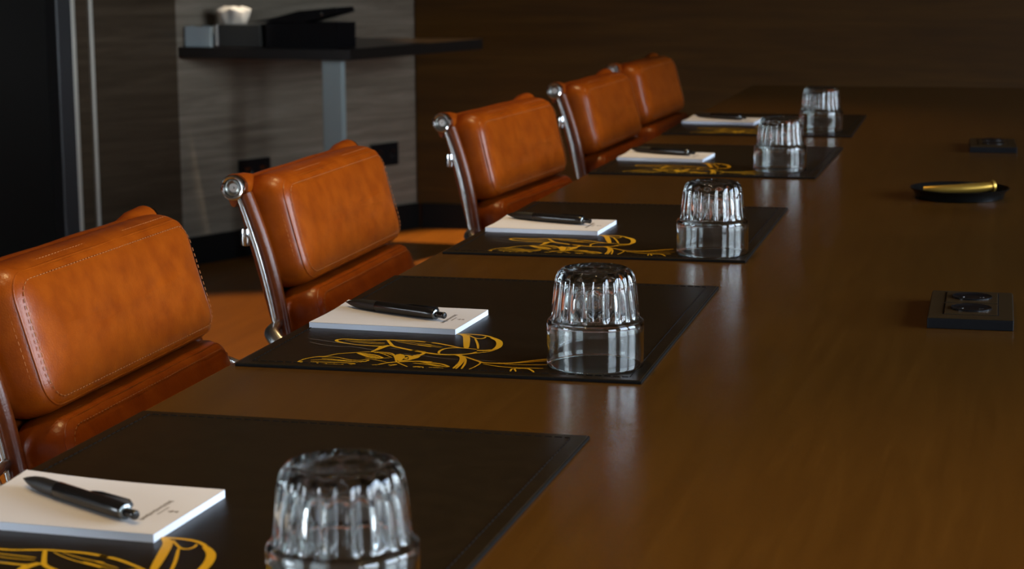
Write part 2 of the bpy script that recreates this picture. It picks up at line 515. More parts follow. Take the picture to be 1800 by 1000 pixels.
def make_chair(label, loc, rot, tilt, zc):
    POSE[:] = [math.sin(tilt), math.cos(tilt), zc]
    ch = thing('conference_chair', label, 'chair', loc, rot, 'cognac leather chairs along the table')
    # leather sling
    bm = bmesh.new()
    hw = CW / 2 - 0.010
    top = prof_offset(0.003); bot = prof_offset(-0.004)
    ny = 6
    grid = [[[bm.verts.new((p.x, -hw + 2 * hw * j / ny, p.z)) for j in range(ny + 1)] for p in side] for side in (top, bot)]
    npf = len(top)
    for g, fl in ((grid[0], 1), (grid[1], -1)):
        for i in range(npf - 1):
            for j in range(ny):
                f = (g[i][j], g[i][j + 1], g[i + 1][j + 1], g[i + 1][j]); bm.faces.new(f if fl > 0 else f[::-1])
    for i in range(npf - 1):
        for j in (0, ny): bm.faces.new((grid[0][i][j], grid[0][i + 1][j], grid[1][i + 1][j], grid[1][i][j]))
    for i in (0, npf - 1):
        for j in range(ny): bm.faces.new((grid[0][i][j], grid[0][i][j + 1], grid[1][i][j + 1], grid[1][i][j]))
    # top roll round the upper rod, with a lip lapping under it
    rp = []
    for k in range(15):
        a_ = math.radians(-100 + 290 * k / 14)
        rp.append(Wp(0.0165 * math.sin(a_), 0.0165 * math.cos(a_) * 0.9 - 0.001, 0))
    ys_ = [-CW / 2 + 0.006 + (CW - 0.012) * j / 14 for j in range(15)]
    wob = [1 + 0.03 * math.sin(5 * j) for j in range(15)]
    c0 = Wp(0, 0, 0)
    rings = []
    for j, y_ in enumerate(ys_):
        ring = []
        for k in range(24):
            a_ = 2 * PI * k / 24
            rr = (0.0132 if 1 < j < 13 else 0.0172 if j in (0, 14) else 0.0155) * wob[j]
            p = Wp(rr * math.sin(a_) - (0.0035 if 1 < j < 13 else 0.0004), rr * math.cos(a_), y_)
            ring.append(bm.verts.new(p))
        rings.append(ring)
    for a_, b_ in zip(rings, rings[1:]):
        for k in range(24): bm.faces.new((a_[k], a_[(k + 1) % 24], b_[(k + 1) % 24], b_[k]))
    bm.faces.new(rings[0][::-1]); bm.faces.new(rings[-1])
    # lip below the roll
    for y0_, y1_ in ((-CW / 2 + 0.008, CW / 2 - 0.008),):
        q = [Wp(-0.004, -0.0145, 0), Wp(-0.021, -0.0125, 0), Wp(-0.0235, -0.009, 0), Wp(-0.019, -0.003, 0), Wp(-0.004, 0.0, 0)]
        L_ = [bm.verts.new((p.x, y0_, p.z)) for p in q]; R_ = [bm.verts.new((p.x, y1_, p.z)) for p in q]
        for k in range(5): bm.faces.new((L_[k], L_[(k + 1) % 5], R_[(k + 1) % 5], R_[k]))
        bm.faces.new(L_[::-1]); bm.faces.new(R_)
    link('leather_sling', bm, M_leather, ch)
    # pads of the back
    for nm, s_mid, hs, dep, sd in (('back_pad', -(0.0065 + 0.1359) / 2, (0.1359 - 0.0065) / 2, 0.0560, 1), ('back_pad', -0.2225, 0.0765, 0.0600, 2)):
        pd, pp, st = pad_shape(s_mid, hs, 0.4024 / 2, dep, Wp, 0.026, sd, 0.0105 if sd == 1 else 0.004)
        p = link(nm, pd, M_leather, ch, angle=None)
        link('piping', pp, M_leather, p)
        link('stitching', st, M_thread, p, smooth=False)
    # seat pads
    for x0_, sd in ((0.245, 3), (0.415, 4)):
        def seatmap(s, n, y, x0_=x0_):
            return Vector((x0_ + s, y, 0.432 + (x0_ - 0.2) * 0.06 + n * 0.7))
        pd, pp, st = pad_shape(0.0, 0.080, 0.198, 0.045, seatmap, 0.022, sd)
        p = link('seat_pad', pd, M_leather, ch, angle=None)
        link('piping', pp, M_leather, p)
        st.free()
    for sgn in (-1, 1):
        y_ = sgn * (CW / 2 - 0.0055)
        # leather-wrapped edge
        pts = prof_offset(0.0105, 0.0065)
        pts = [Vector((p.x, y_, p.z)) for p in pts[1:]]
        bm = bmesh.new(); tube(bm, pts, 0.0082, 12)
        link('leather_edge_roll', bm, M_leather_dark, ch)
        # chrome side frame behind it
        pts = prof_offset(0.0010, 0.0050)
        pts = [Vector((p.x, sgn * (CW / 2 - 0.0035), p.z)) for p in pts[1:]]
        k0 = Wp(-0.010, -0.002, sgn * (CW / 2 - 0.0035))
        bm = bmesh.new(); tube(bm, [k0] + pts, 0.0034, 12, flat=0.0022, up=(0, 1, 0))
        link('side_frame', bm, M_alu, ch)
        # end cap of the top rod
        c_ = Wp(0, 0, 0)
        prof = [(0.004, 0.0), (0.0140, 0.0), (0.0145, 0.0015), (0.0145, 0.0075), (0.0138, 0.0095), (0.0124, 0.0102), (0.0106, 0.0096), (0.0100, 0.0080), (0.0098, 0.0062)]
        bm = bmesh.new(); lathe(bm, [(r_ * 1.10, sgn * (CW / 2 - 0.006 + h_)) for r_, h_ in prof], 40, (c_.x, 0, c_.z), 'y')
        e_ = link('rod_end_cap', bm, M_chrome, ch)
        prof = [(0.0099, 0.0058), (0.0092, 0.0076), (0.0082, 0.0080), (0.0072, 0.0072), (0.0040, 0.0058), (0.0016, 0.0054), (0.0010, 0.0066), (0.0002, 0.0068)]
        bm = bmesh.new(); lathe(bm, [(r_ * 1.10, sgn * (CW / 2 - 0.006 + h_)) for r_, h_ in prof], 40, (c_.x, 0, c_.z), 'y', caps=True)
        link('cap_disc', bm, M_capdisc, e_)
        # bracket knob behind the frame
        kb = Wp(-0.062, -0.004, sgn * (CW / 2 - 0.006))
        bm = bmesh.new(); lathe(bm, [(0.0035, -0.011), (0.0062, -0.010), (0.0070, -0.006), (0.0070, 0.006), (0.0062, 0.010), (0.0035, 0.011)], 24, kb, 'z')
        tube(bm, [kb, Wp(-0.062, 0.004, sgn * (CW / 2 - 0.006))], 0.004, 10)
        link('bracket_knob', bm, M_chrome, ch)
        # loop armrest
        yo = sgn
        path = [(0.052, yo * 0.226, 0.644), (0.055, yo * 0.244, 0.646), (0.062, yo * 0.268, 0.642), (0.086, yo * 0.283, 0.629), (0.14, yo * 0.285, 0.619), (0.25, yo * 0.282, 0.616), (0.35, yo * 0.277, 0.610),
                (0.392, yo * 0.272, 0.592), (0.395, yo * 0.266, 0.560), (0.365, yo * 0.252, 0.510), (0.335, yo * 0.236, 0.460), (0.325, yo * 0.226, 0.440)]
        bm = bmesh.new(); tube(bm, smooth_path(path, 6), 0.0095, 14, flat=0.0055, up=(0, yo, 0.35))
        link('armrest', bm, M_alu, ch)
    # seat spreader, column, star base, casters
    bm = bmesh.new(); box(bm, 0.17, 0.35, -0.205, 0.205, 0.395, 0.415, 0.006); box(bm, 0.20, 0.32, -0.06, 0.06, 0.345, 0.395, 0.008)
    link('seat_spreader', bm, M_alu, ch)
    bm = bmesh.new(); lathe(bm, [(0.026, 0.10), (0.026, 0.22), (0.017, 0.222), (0.017, 0.35)], 24, (0.26, 0, 0))
    link('gas_column', bm, M_black, ch)
    bm = bmesh.new(); lathe(bm, [(0.03, 0.075), (0.04, 0.085), (0.036, 0.12), (0.028, 0.125)], 24, (0.26, 0, 0))
    for k in range(5):
        a_ = 2 * PI * k / 5 + 0.3; d_ = Vector((math.cos(a_), math.sin(a_), 0))
        p0 = Vector((0.26, 0, 0.10)); tube(bm, [p0, p0 + d_ * 0.16 + Vector((0, 0, -0.012)), p0 + d_ * 0.29 + Vector((0, 0, -0.03))], [0.019, 0.014, 0.010], 12)
    link('star_base', bm, M_alu, ch)
    for k in range(5):
        a_ = 2 * PI * k / 5 + 0.3; d_ = Vector((math.cos(a_), math.sin(a_), 0)); s_ = Vector((-d_.y, d_.x, 0))
        p0 = Vector((0.26, 0, 0)) + d_ * 0.285
        bm = bmesh.new()
        for sg in (-1, 1):
            cc = p0 + s_ * (0.013 * sg) + Vector((0, 0, 0.025))
            tube(bm, [cc - s_ * 0.009, cc - s_ * 0.008, cc + s_ * 0.008, cc + s_ * 0.009], [0.021, 0.025, 0.025, 0.021], 20)
        tube(bm, [p0 + Vector((0, 0, 0.025)), p0 + Vector((0, 0, 0.068))], 0.006, 10)
        link('caster', bm, M_caster, ch)
    return ch

CH = [(-0.2640, 0.1778, 0.79, 16.64, 0.0656, 'cognac leather padded chair nearest the camera, its left end cut by the photo edge'),
      (-0.2630, 0.8653, 0.48, 15.22, 0.0732, 'cognac leather padded chair second from the camera, with a large round chrome end cap'),
      (-0.2224, 1.7056, -4.46, 14.08, 0.0794, 'cognac leather padded chair in the middle of the row of five'),
      (-0.2101, 2.4206, -1.74, 14.70, 0.0800, 'cognac leather padded chair fourth from the camera, partly covering the last chair'),
      (-0.2273, 3.0873, -2.08, 14.77, 0.0782, 'smallest-looking cognac leather chair at the far end of the row')]
for x_, y_, r_, t_, z_, lab in CH:
    make_chair(lab, (x_, y_, 0), math.radians(r_), math.radians(t_), TT + z_)

# ------------------------------------------------------------------ desk mats with their gold line drawing
def ribbon(bm, pts, w, z, mi):
    P = smooth_path([(x, y, 0) for x, y in pts], 5)
    n = len(P)
    if n < 2: return
    L_, R_ = [], []
    for i, p in enumerate(P):
        t_ = P[min(i + 1, n - 1)] - P[max(i - 1, 0)]
        if t_.length < 1e-9: t_ = Vector((1, 0, 0))
        t_.normalize(); s_ = Vector((-t_.y, t_.x, 0))
        k = i / (n - 1); ww = w * (0.55 + 0.45 * math.sin(PI * min(max(k, 0.0), 1.0)) ** 0.5) / 2
        L_.append(bm.verts.new((p.x + s_.x * ww, p.y + s_.y * ww, z))); R_.append(bm.verts.new((p.x - s_.x * ww, p.y - s_.y * ww, z)))
    for i in range(n - 1):
        f = bm.faces.new((L_[i], R_[i], R_[i + 1], L_[i + 1])); f.material_index = mi
STROKES = [(3.2,0,[(-0.0786,-0.1152),(-0.092,-0.1187),(-0.1031,-0.1202),(-0.1186,-0.1196),(-0.1244,-0.123),(-0.1242,-0.1287),(-0.1182,-0.1347),(-0.1038,-0.1415),(-0.0877,-0.1445),(-0.0763,-0.1448),(-0.0712,-0.1393)]),
(3.2,0,[(-0.0923,-0.118),(-0.0786,-0.1152),(-0.0665,-0.115),(-0.0511,-0.1156),(-0.0354,-0.1199),(-0.0418,-0.1182),(-0.0295,-0.1217),(-0.0162,-0.1291),(-0.0026,-0.138)]),
(4.0,0,[(-0.0786,-0.1163),(-0.0694,-0.1352),(-0.0649,-0.1428),(-0.0562,-0.1491),(-0.0426,-0.1572),(-0.0302,-0.1619),(-0.0427,-0.1565),(-0.0327,-0.1628),(-0.0162,-0.169),(-0.0052,-0.1692),(0.0048,-0.1657),(0.0117,-0.1615),(0.0159,-0.1524)]),
(4,0,[(-0.0674,-0.1392),(-0.0717,-0.1449),(-0.0741,-0.1565),(-0.0771,-0.1698)]),
(3.5,0,[(-0.0762,-0.1451),(-0.0752,-0.1578),(-0.0766,-0.1689)]),
(1.8,0,[(-0.1277,-0.2267),(-0.125,-0.2116),(-0.1175,-0.2013),(-0.1111,-0.1982),(-0.1041,-0.1861),(-0.0918,-0.1782),(-0.079,-0.172),(-0.0645,-0.1708),(-0.0555,-0.1761),(-0.0484,-0.1922),(-0.0421,-0.2082),(-0.0339,-0.2185),(-0.0264,-0.227)]),
(3,0,[(-0.1276,-0.227),(-0.1232,-0.225)]),
(1.8,0,[(-0.1175,-0.2013),(-0.0991,-0.201),(-0.0856,-0.2086),(-0.0766,-0.2092),(-0.0714,-0.205),(-0.0683,-0.2075),(-0.0725,-0.2152),(-0.0872,-0.2148),(-0.1062,-0.2126),(-0.1187,-0.2169)]),
(1.8,0,[(-0.1163,-0.2236),(-0.0994,-0.2218),(-0.0851,-0.2213),(-0.0755,-0.2237),(-0.0829,-0.2276),(-0.0971,-0.2285),(-0.1152,-0.2268)]),
(1.5,0,[(-0.1118,-0.2071),(-0.0958,-0.2108),(-0.0795,-0.216),(-0.0712,-0.2125)]),
(1.5,0,[(-0.1055,-0.2082),(-0.0894,-0.2125),(-0.0779,-0.2164)]),
(2.6,0,[(-0.088,-0.1785),(-0.08,-0.1804),(-0.0689,-0.1852),(-0.0597,-0.1946),(-0.0634,-0.1978),(-0.074,-0.1923),(-0.0834,-0.1836),(-0.0878,-0.1792)]),
(2.5,0,[(-0.0851,-0.1807),(-0.074,-0.1877),(-0.0621,-0.1951)]),
(1.2,0,[(-0.0715,-0.1722),(-0.0614,-0.1808),(-0.0511,-0.1928)]),
(1.5,0,[(-0.0737,-0.1745),(-0.0632,-0.1748),(-0.0516,-0.1841)]),
(1.2,0,[(-0.0745,-0.1976),(-0.0611,-0.2053),(-0.0504,-0.2117)]),
(1.2,0,[(-0.0595,-0.1963),(-0.0523,-0.1937)]),
(4,0,[(-0.0436,-0.1814),(-0.0391,-0.1815),(-0.0351,-0.1877),(-0.0334,-0.1961),(-0.0367,-0.202),(-0.0408,-0.2052)]),
(3,0,[(-0.038,-0.1963),(-0.0384,-0.1884)]),
(3.5,0,[(-0.0327,-0.1959),(-0.0298,-0.1884),(-0.03,-0.1779),(-0.029,-0.1681),(-0.033,-0.1625),(-0.039,-0.1619)]),
(6,0,[(-0.0334,-0.1898),(-0.0328,-0.182),(-0.0307,-0.1752)]),
(3.2,0,[(-0.0547,-0.2234),(-0.0477,-0.2135),(-0.0385,-0.2082),(-0.0254,-0.2034),(-0.0117,-0.2036),(-0.0206,-0.2048),(-0.009,-0.2075),(0.0006,-0.2113),(0.0087,-0.22)]),
(2,0,[(-0.0212,-0.2049),(-0.0072,-0.2139),(0.0029,-0.2192),(0.0081,-0.2215)]),
(2,0,[(-0.0266,-0.2112),(-0.0144,-0.2137),(0.0004,-0.2207)]),
(1.6,0,[(-0.0593,-0.2261),(-0.0547,-0.2245)]),
(1.6,0,[(-0.0454,-0.2232),(-0.0386,-0.2198),(-0.0431,-0.2271)]),
(1.8,0,[(-0.0225,-0.2255),(-0.0149,-0.2249),(-0.0119,-0.229)]),
(1.5,0,[(-0.0219,-0.2271),(-0.0179,-0.2262),(-0.0138,-0.228)]),
(1.5,0,[(-0.0081,-0.2258),(-0.0018,-0.2255),(0.0055,-0.2263)]),
(1.0,1,[(-0.1521,-0.1257),(-0.1381,-0.1304),(-0.1201,-0.1381),(-0.1036,-0.1422),(-0.088,-0.1435)]),
(1.0,1,[(-0.1462,-0.1404),(-0.1314,-0.1498),(-0.1145,-0.1549),(-0.0996,-0.1544),(-0.0822,-0.1618),(-0.0768,-0.1647)]),
(1.0,1,[(-0.0655,-0.1529),(-0.0539,-0.1567)]),
(1.0,1,[(-0.0458,-0.174),(-0.0327,-0.1784),(-0.0182,-0.1807),(-0.0256,-0.1798),(-0.0077,-0.1866),(0.0089,-0.1891)]),
(1.0,1,[(0.0115,-0.1826),(0.0289,-0.1887),(0.0435,-0.1898)]),
(1.2,0,[(-0.0712,-0.1194),(-0.0543,-0.1302),(-0.0298,-0.14),(-0.0452,-0.1324),(-0.0199,-0.1427)]),
(1.2,0,[(-0.0652,-0.1193),(-0.0477,-0.127),(-0.0322,-0.1312),(-0.0385,-0.1299),(-0.0195,-0.139)]),
(1.5,0,[(-0.1159,-0.1278),(-0.0921,-0.1305),(-0.0765,-0.1318)]),
(1.2,0,[(-0.1096,-0.1329),(-0.0902,-0.1365),(-0.0751,-0.1363)]),
(6.5,0,[(-0.0174,-0.0786),(-0.0115,-0.0864),(-0.0048,-0.1099),(0.0026,-0.1388)]),
(3,0,[(-0.0234,-0.0771),(-0.018,-0.078),(-0.012,-0.0845)]),
(3.2,0,[(-0.023,-0.0763),(-0.0116,-0.0759),(0.0002,-0.0774),(0.0101,-0.0831),(0.0184,-0.0937)]),
(6,0,[(0.0135,-0.0878),(0.0219,-0.0987),(0.0272,-0.1127),(0.0298,-0.1288),(0.029,-0.1406)]),
(4.5,0,[(0.0293,-0.1417),(0.0218,-0.1468),(0.0147,-0.1476)]),
(2.2,0,[(-0.0108,-0.0804),(-0.0044,-0.0888),(0.0009,-0.0946),(0.0054,-0.0945),(0.0073,-0.0902),(0.0068,-0.0846)]),
(2.2,0,[(-0.0004,-0.0956),(0.0078,-0.1185),(0.014,-0.1401)]),
(2.6,0,[(-0.0145,-0.1687),(-0.0163,-0.1637),(-0.0172,-0.1549),(-0.0152,-0.1461),(-0.0087,-0.1404),(0.0017,-0.1404),(0.0135,-0.1431)]),
(1.8,0,[(0.0087,-0.1667),(0.0177,-0.1595),(0.0266,-0.1512),(0.0303,-0.1414)]),
(2.8,0,[(-0.0,-0.1696),(0.0072,-0.1772),(0.0113,-0.1896),(0.0137,-0.2062),(0.0142,-0.2269)]),
(2.2,0,[(0.0033,-0.1696),(0.011,-0.1827),(0.0155,-0.2024),(0.0169,-0.228)]),
(2.2,0,[(0.0063,-0.1714),(0.0139,-0.1856),(0.0189,-0.2051),(0.0216,-0.227)]),
(3,0,[(0.002,-0.1688),(0.0163,-0.1816),(0.029,-0.1945),(0.035,-0.1984),(0.0457,-0.1985),(0.0589,-0.1944),(0.0706,-0.1842),(0.0863,-0.1716)]),
(1.8,0,[(0.0351,-0.199),(0.0495,-0.1998),(0.0654,-0.1921),(0.0877,-0.1782)]),
(1.5,0,[(0.0535,-0.2013),(0.0742,-0.1997),(0.0916,-0.1954)]),
(2,0,[(0.0349,-0.2035),(0.0525,-0.2116),(0.0703,-0.2129),(0.0902,-0.2111)]),
(1.5,0,[(0.0294,-0.1961),(0.0319,-0.2024),(0.031,-0.2161),(0.0287,-0.2275)]),
(1.8,0,[(0.0654,-0.2287),(0.0643,-0.2198),(0.0665,-0.2186),(0.0702,-0.2284)]),
(2.2,0,[(0.0657,-0.2171),(0.0765,-0.2152),(0.0818,-0.2204),(0.086,-0.2286)])]
BLOB = [(-0.0519, -0.1782), (-0.0494, -0.1741), (-0.0448, -0.1774), (-0.0408, -0.1871), (-0.04, -0.1982), (-0.0405, -0.2062), (-0.0449, -0.2012), (-0.0502, -0.1891)]

MW, MD, MH = 0.36187, 0.48025, 0.0032
def make_mat(label, loc, rot):
    t = thing('desk_mat', label, 'desk mat', loc, rot, 'brown desk mats along the table')
    bm = bmesh.new(); box(bm, -MW / 2, MW / 2, -MD / 2, MD / 2, 0.0, MH - 0.0006, 0.0006)
    link('mat_base', bm, M_matedge, t, smooth=False)
    bm = bmesh.new(); box(bm, -MW / 2 + 0.0012, MW / 2 - 0.0012, -MD / 2 + 0.0012, MD / 2 - 0.0012, MH - 0.0012, MH, 0.0005)
    link('mat_leather', bm, M_mat, t, smooth=False)
    bm = bmesh.new(); e = 0.012
    stitch_path(bm, [(-MW / 2 + e, -MD / 2 + e, MH), (MW / 2 - e, -MD / 2 + e, MH), (MW / 2 - e, MD / 2 - e, MH), (-MW / 2 + e, MD / 2 - e, MH)], True, 0.0055, 0.0022, 0.0006)
    link('stitching', bm, M_matthread, t, smooth=False)
    bm = bmesh.new()
    for i, (w_, c_, pts) in enumerate(STROKES):
        ribbon(bm, pts, w_ * 0.001, MH + 0.00015 + 0.00001 * i, c_)
    f = bm.faces.new([bm.verts.new((x, y, MH + 0.0001)) for x, y in BLOB]); f.material_index = 0
    for f in bm.faces:
        if f.normal.z < 0: f.normal_flip()
    o = link('gold_line_drawing', bm, [M_gold, M_greyline], t, smooth=False)
    o['label'] = 'loose ochre gold line drawing with a few faint grey lines'
    return t
MATS = [(0.1798, -0.4428, -0.0082, 'dark brown leather desk mat nearest the camera, running out of the photo at the bottom'),
        (0.1825, 0.2260, 0.0105, 'dark brown leather desk mat second from the camera, with its whole gold drawing in view'),
        (0.1823, 0.8823, 0.0104, 'dark brown leather desk mat third of the five down the table'),
        (0.1825, 1.7298, -0.0041, 'dark brown leather desk mat fourth of the five down the table'),
        (0.1775, 2.4141, 0.0151, 'dark brown leather desk mat farthest down the table')]
mat0 = None
for x_, y_, r_, lab in MATS:
    if mat0 is None: mat0 = make_mat(lab, (x_, y_, TT), r_)
    else: clone(mat0, lab, (x_, y_, TT), r_)

# ------------------------------------------------------------------ notepads
ZM = TT + MH
def make_pad(label, loc, rot):
    t = thing('notepad', label, 'notepad', loc, rot, 'white notepads on the desk mats')
    bm = bmesh.new(); box(bm, -0.0735, 0.0735, -0.0525, 0.0525, 0.0, 0.0052)
    link('page_block', bm, M_pageedge, t, smooth=False)
    # top sheet, lifting a little at its far left corner
    bm = bmesh.new(); nx, ny = 18, 12; g = []
    for i in range(nx + 1):
        row = []
        for j in range(ny + 1):
            x = -0.0737 + 0.1474 * i / nx; y = -0.0527 + 0.1054 * j / ny
            c_ = max(0.0, 1 - ((i / nx) ** 2 + (1 - j / ny) ** 2) ** 0.5 / 0.7)
            row.append((x, y, 0.0054 + 0.0035 * c_ * c_))
        g.append(row)
    T_ = [[bm.verts.new(p) for p in r] for r in g]; B_ = [[bm.verts.new((p[0], p[1], p[2] - 0.0002)) for p in r] for r in g]
    for i in range(nx):
        for j in range(ny):
            bm.faces.new((T_[i][j], T_[i + 1][j], T_[i + 1][j + 1], T_[i][j + 1])); bm.faces.new((B_[i][j], B_[i][j + 1], B_[i + 1][j + 1], B_[i + 1][j]))
    link('top_sheet', bm, M_paper, t, angle=None)
    # tiny printed name along the short side and a small emblem beside it
    bm = bmesh.new(); rnd = random.Random(9); z_ = 0.00545
    def mark(x0, x1, y0, y1):
        bm.faces.new([bm.verts.new(p) for p in ((x0, y0, z_), (x1, y0, z_), (x1, y1, z_), (x0, y1, z_))])
    y_ = -0.026
    while y_ < 0.018:
        l_ = rnd.choice((0.0012, 0.0016, 0.002)); h_ = rnd.choice((0.0026, 0.0032, 0.0038))
        mark(0.0515 - h_ / 2, 0.0515 - h_ / 2 + 0.0014, y_, y_ + l_); mark(0.0515 - h_ / 2, 0.0515 + h_ / 2, y_, y_ + 0.0011)
        if rnd.random() < 0.6: mark(0.0515 - h_ / 2, 0.0515 + h_ / 2, y_ + l_ - 0.0006, y_ + l_)
        if rnd.random() < 0.5: mark(0.0515 + h_ / 2 - 0.0007, 0.0515 + h_ / 2, y_, y_ + l_)
        y_ += l_ + 0.0008
    y_ = -0.012
    while y_ < 0.004:
        mark(0.0556, 0.0570, y_, y_ + 0.0012); y_ += 0.0019
    mark(0.0595, 0.0660, -0.0048, -0.0034); mark(0.0615, 0.0628, -0.0064, -0.0018); mark(0.0650, 0.0668, -0.0058, -0.0024)
    o = link('printed_name', bm, M_ink, t, smooth=False)
    o['label'] = 'tiny taupe print with a small emblem'
    return t
PADS = [(0.0865, -0.4735, -2.1, 'white notepad nearest the camera, its left end cut by the photo edge'),
        (0.0880, 0.2020, -2.2, 'white notepad on the second desk mat, above the gold drawing'),
        (0.0865, 0.8610, -1.8, 'white notepad on the third desk mat, beside the middle chair'),
        (0.0870, 1.7240, -2.5, 'white notepad on the fourth desk mat'),
        (0.0820, 2.4300, -3.5, 'white notepad farthest down the table, beside the last chair')]
pad0 = None
for x_, y_, r_, lab in PADS:
    if pad0 is None: pad0 = make_pad(lab, (x_, y_, ZM), math.radians(r_))
    else: clone(pad0, lab, (x_, y_, ZM), math.radians(r_))

# ------------------------------------------------------------------ pens (local x runs from the tip to the push button)
def make_pen(label, loc, rot):
    t = thing('ballpoint_pen', label, 'pen', loc, rot, 'black ballpoint pens on the notepads')
    zc = 0.0056
    bm = bmesh.new(); lathe(bm, [(0.0005, -0.0675), (0.0009, -0.0655), (0.0016, -0.0640), (0.0027, -0.0600), (0.0042, -0.0530), (0.0051, -0.0440), (0.0053, -0.0300), (0.0054, -0.0235)], 32, (0, 0, zc), 'x')
    link('grip', bm, M_pengrip, t)
    bm = bmesh.new(); lathe(bm, [(0.0053, -0.0235), (0.0056, -0.0225), (0.0056, 0.0), (0.0055, 0.045), (0.0052, 0.0535), (0.0047, 0.0550)], 32, (0, 0, zc), 'x')
    link('barrel', bm, M_pen, t)
    bm = bmesh.new(); lathe(bm, [(0.0048, 0.0545), (0.0050, 0.0550), (0.0050, 0.0566), (0.0040, 0.0572)], 32, (0, 0, zc), 'x')
    link('ring', bm, M_penring, t)
    bm = bmesh.new(); lathe(bm, [(0.0030, 0.0570), (0.0030, 0.0650), (0.0032, 0.0655), (0.0032, 0.0676), (0.0026, 0.0685), (0.0012, 0.0687)], 28, (0, 0, zc), 'x')
    link('push_button', bm, M_pen, t)
    bm = bmesh.new()
    sec = [(0.0545, 0.0058, 0.0042), (0.0535, 0.0075, 0.0045), (0.050, 0.0082, 0.0045), (0.020, 0.0076, 0.0040), (0.012, 0.0066, 0.0034), (0.0085, 0.0060, 0.0026)]
    rings = []
    for x, h, wd in sec:
        ring = []
        for du, dv in ((-wd / 2, 0), (-wd / 2 * 0.8, 0.0012), (wd / 2 * 0.8, 0.0012), (wd / 2, 0)):
            al = math.radians(28)                     # the clip leans to the far upper side
            r_ = h - 0.0004 + dv
            ring.append(bm.verts.new((x, math.cos(al) * r_ - math.sin(al) * du, zc + math.sin(al) * r_ + math.cos(al) * du)))
        rings.append(ring)
    for a_, b_ in zip(rings, rings[1:]):
        for k in range(4): bm.faces.new((a_[k], a_[(k + 1) % 4], b_[(k + 1) % 4], b_[k]))
    bm.faces.new(rings[0]); bm.faces.new(rings[-1][::-1])
    link('clip', bm, M_pen, t)
    return t
ZP = ZM + 0.0056
PSC = 0.94
PENS = [(0.083, -0.479, -30, 'black push-button pen lying across the notepad nearest the camera'),
        (0.0805, 0.2075, -23.5, 'black push-button pen lying across the notepad of the second desk mat'),
        (0.079, 0.874, -19, 'black push-button pen lying across the notepad of the third desk mat'),
        (0.078, 1.735, -22, 'black push-button pen lying across the notepad of the fourth desk mat'),
        (0.074, 2.440, -27, 'black push-button pen lying across the farthest notepad')]
pen0 = None
for x_, y_, r_, lab in PENS:
    if pen0 is None:
        pen0 = make_pen(lab, (x_, y_, ZP), math.radians(r_)); pen0.scale = (PSC, 1, 1)
    else: clone(pen0, lab, (x_, y_, ZP), math.radians(r_))

# ------------------------------------------------------------------ upturned tumblers
NF, NT = 18, 216
def glass_mesh():
    bm = bmesh.new()
    # outer: (height, radius, flute depth); upturned, rim at 0
    outer = [(0.0000, 0.0408, 0), (0.0006, 0.0419, 0), (0.0018, 0.0423, 0), (0.0060, 0.0424, 0), (0.0180, 0.0425, 0), (0.0300, 0.0424, 0), (0.0370, 0.0422, 0), (0.0392, 0.0418, 0), (0.0406, 0.0408, 0),
             (0.0412, 0.0394, 0.0002), (0.0416, 0.0384, 0.0005), (0.0424, 0.0378, 0.0012), (0.0450, 0.0373, 0.0017), (0.0520, 0.0366, 0.0019), (0.0600, 0.0358, 0.0019), (0.0680, 0.0350, 0.0019), (0.0750, 0.0341, 0.0018),
             (0.0790, 0.0332, 0.0012), (0.0818, 0.0319, 0.0010), (0.0838, 0.0302, 0.0007), (0.0850, 0.0282, 0.0003), (0.0855, 0.0266, 0), (0.0853, 0.0250, 0), (0.0846, 0.0235, 0), (0.0842, 0.0200, 0), (0.0842, 0.0120, 0), (0.0842, 0.0040, 0)]
    inner = [(0.0742, 0.0040, 0), (0.0742, 0.0120, 0), (0.0741, 0.0200, 0), (0.0737, 0.0245, 0.0003), (0.0725, 0.0275, 0.0008), (0.0700, 0.0290, 0.0020), (0.0660, 0.0300, 0.0028), (0.0600, 0.0309, 0.0031), (0.0520, 0.0318, 0.0031), (0.0460, 0.0328, 0.0025), (0.0425, 0.0341, 0.0012), (0.0402, 0.0352, 0.0006),
             (0.0388, 0.0372, 0.0002), (0.0375, 0.0389, 0), (0.0355, 0.0396, 0), (0.0300, 0.0399, 0), (0.0180, 0.0400, 0), (0.0060, 0.0401, 0), (0.0014, 0.0401, 0), (0.0003, 0.0403, 0)]
    def dens(pr):
        P = [Vector(p) for p in pr]; out = []
        for a_, b_ in zip(P, P[1:]):
            k = max(1, int((a_ - b_).length / 0.0035))
            for i in range(k): out.append(a_.lerp(b_, i / k))
        out.append(P[-1]); return out
    rnd = random.Random(3)
    def build(pr, inn):
        rings = []
        for h, r, fl in dens(pr):
            ring = []
            for i in range(NT):
                th = 2 * PI * i / NT
                ph = abs(math.sin(NF * th / 2 + (PI / 2 if inn else 0)))      # rounded flutes with sharp creases
                rr = r + fl * (ph - 0.6) * (1 if not inn else -1)
                hh = h
                if not inn and h > 0.0840 and r < 0.024: hh = h + 0.0007 * math.sin(i * 2.3 + r * 900) * rnd.uniform(0.2, 1)
                ring.append(bm.verts.new((rr * math.cos(th), rr * math.sin(th), hh)))
            rings.append(ring)
        return rings
    R_ = build(outer, False); I_ = build(inner, True)
    def skin(rs):
        for a_, b_ in zip(rs, rs[1:]):
            for i in range(NT): bm.faces.new((a_[i], a_[(i + 1) % NT], b_[(i + 1) % NT], b_[i]))
    skin(R_); skin(I_)
    for ring, h in ((R_[-1], 0.0842), (I_[0], 0.0742)):
        c_ = bm.verts.new((0, 0, h))
        for i in range(NT): bm.faces.new((ring[i], ring[(i + 1) % NT], c_))
    a_, b_ = R_[0], I_[-1]
    for i in range(NT): bm.faces.new((a_[i], a_[(i + 1) % NT], b_[(i + 1) % NT], b_[i]))
    return bm
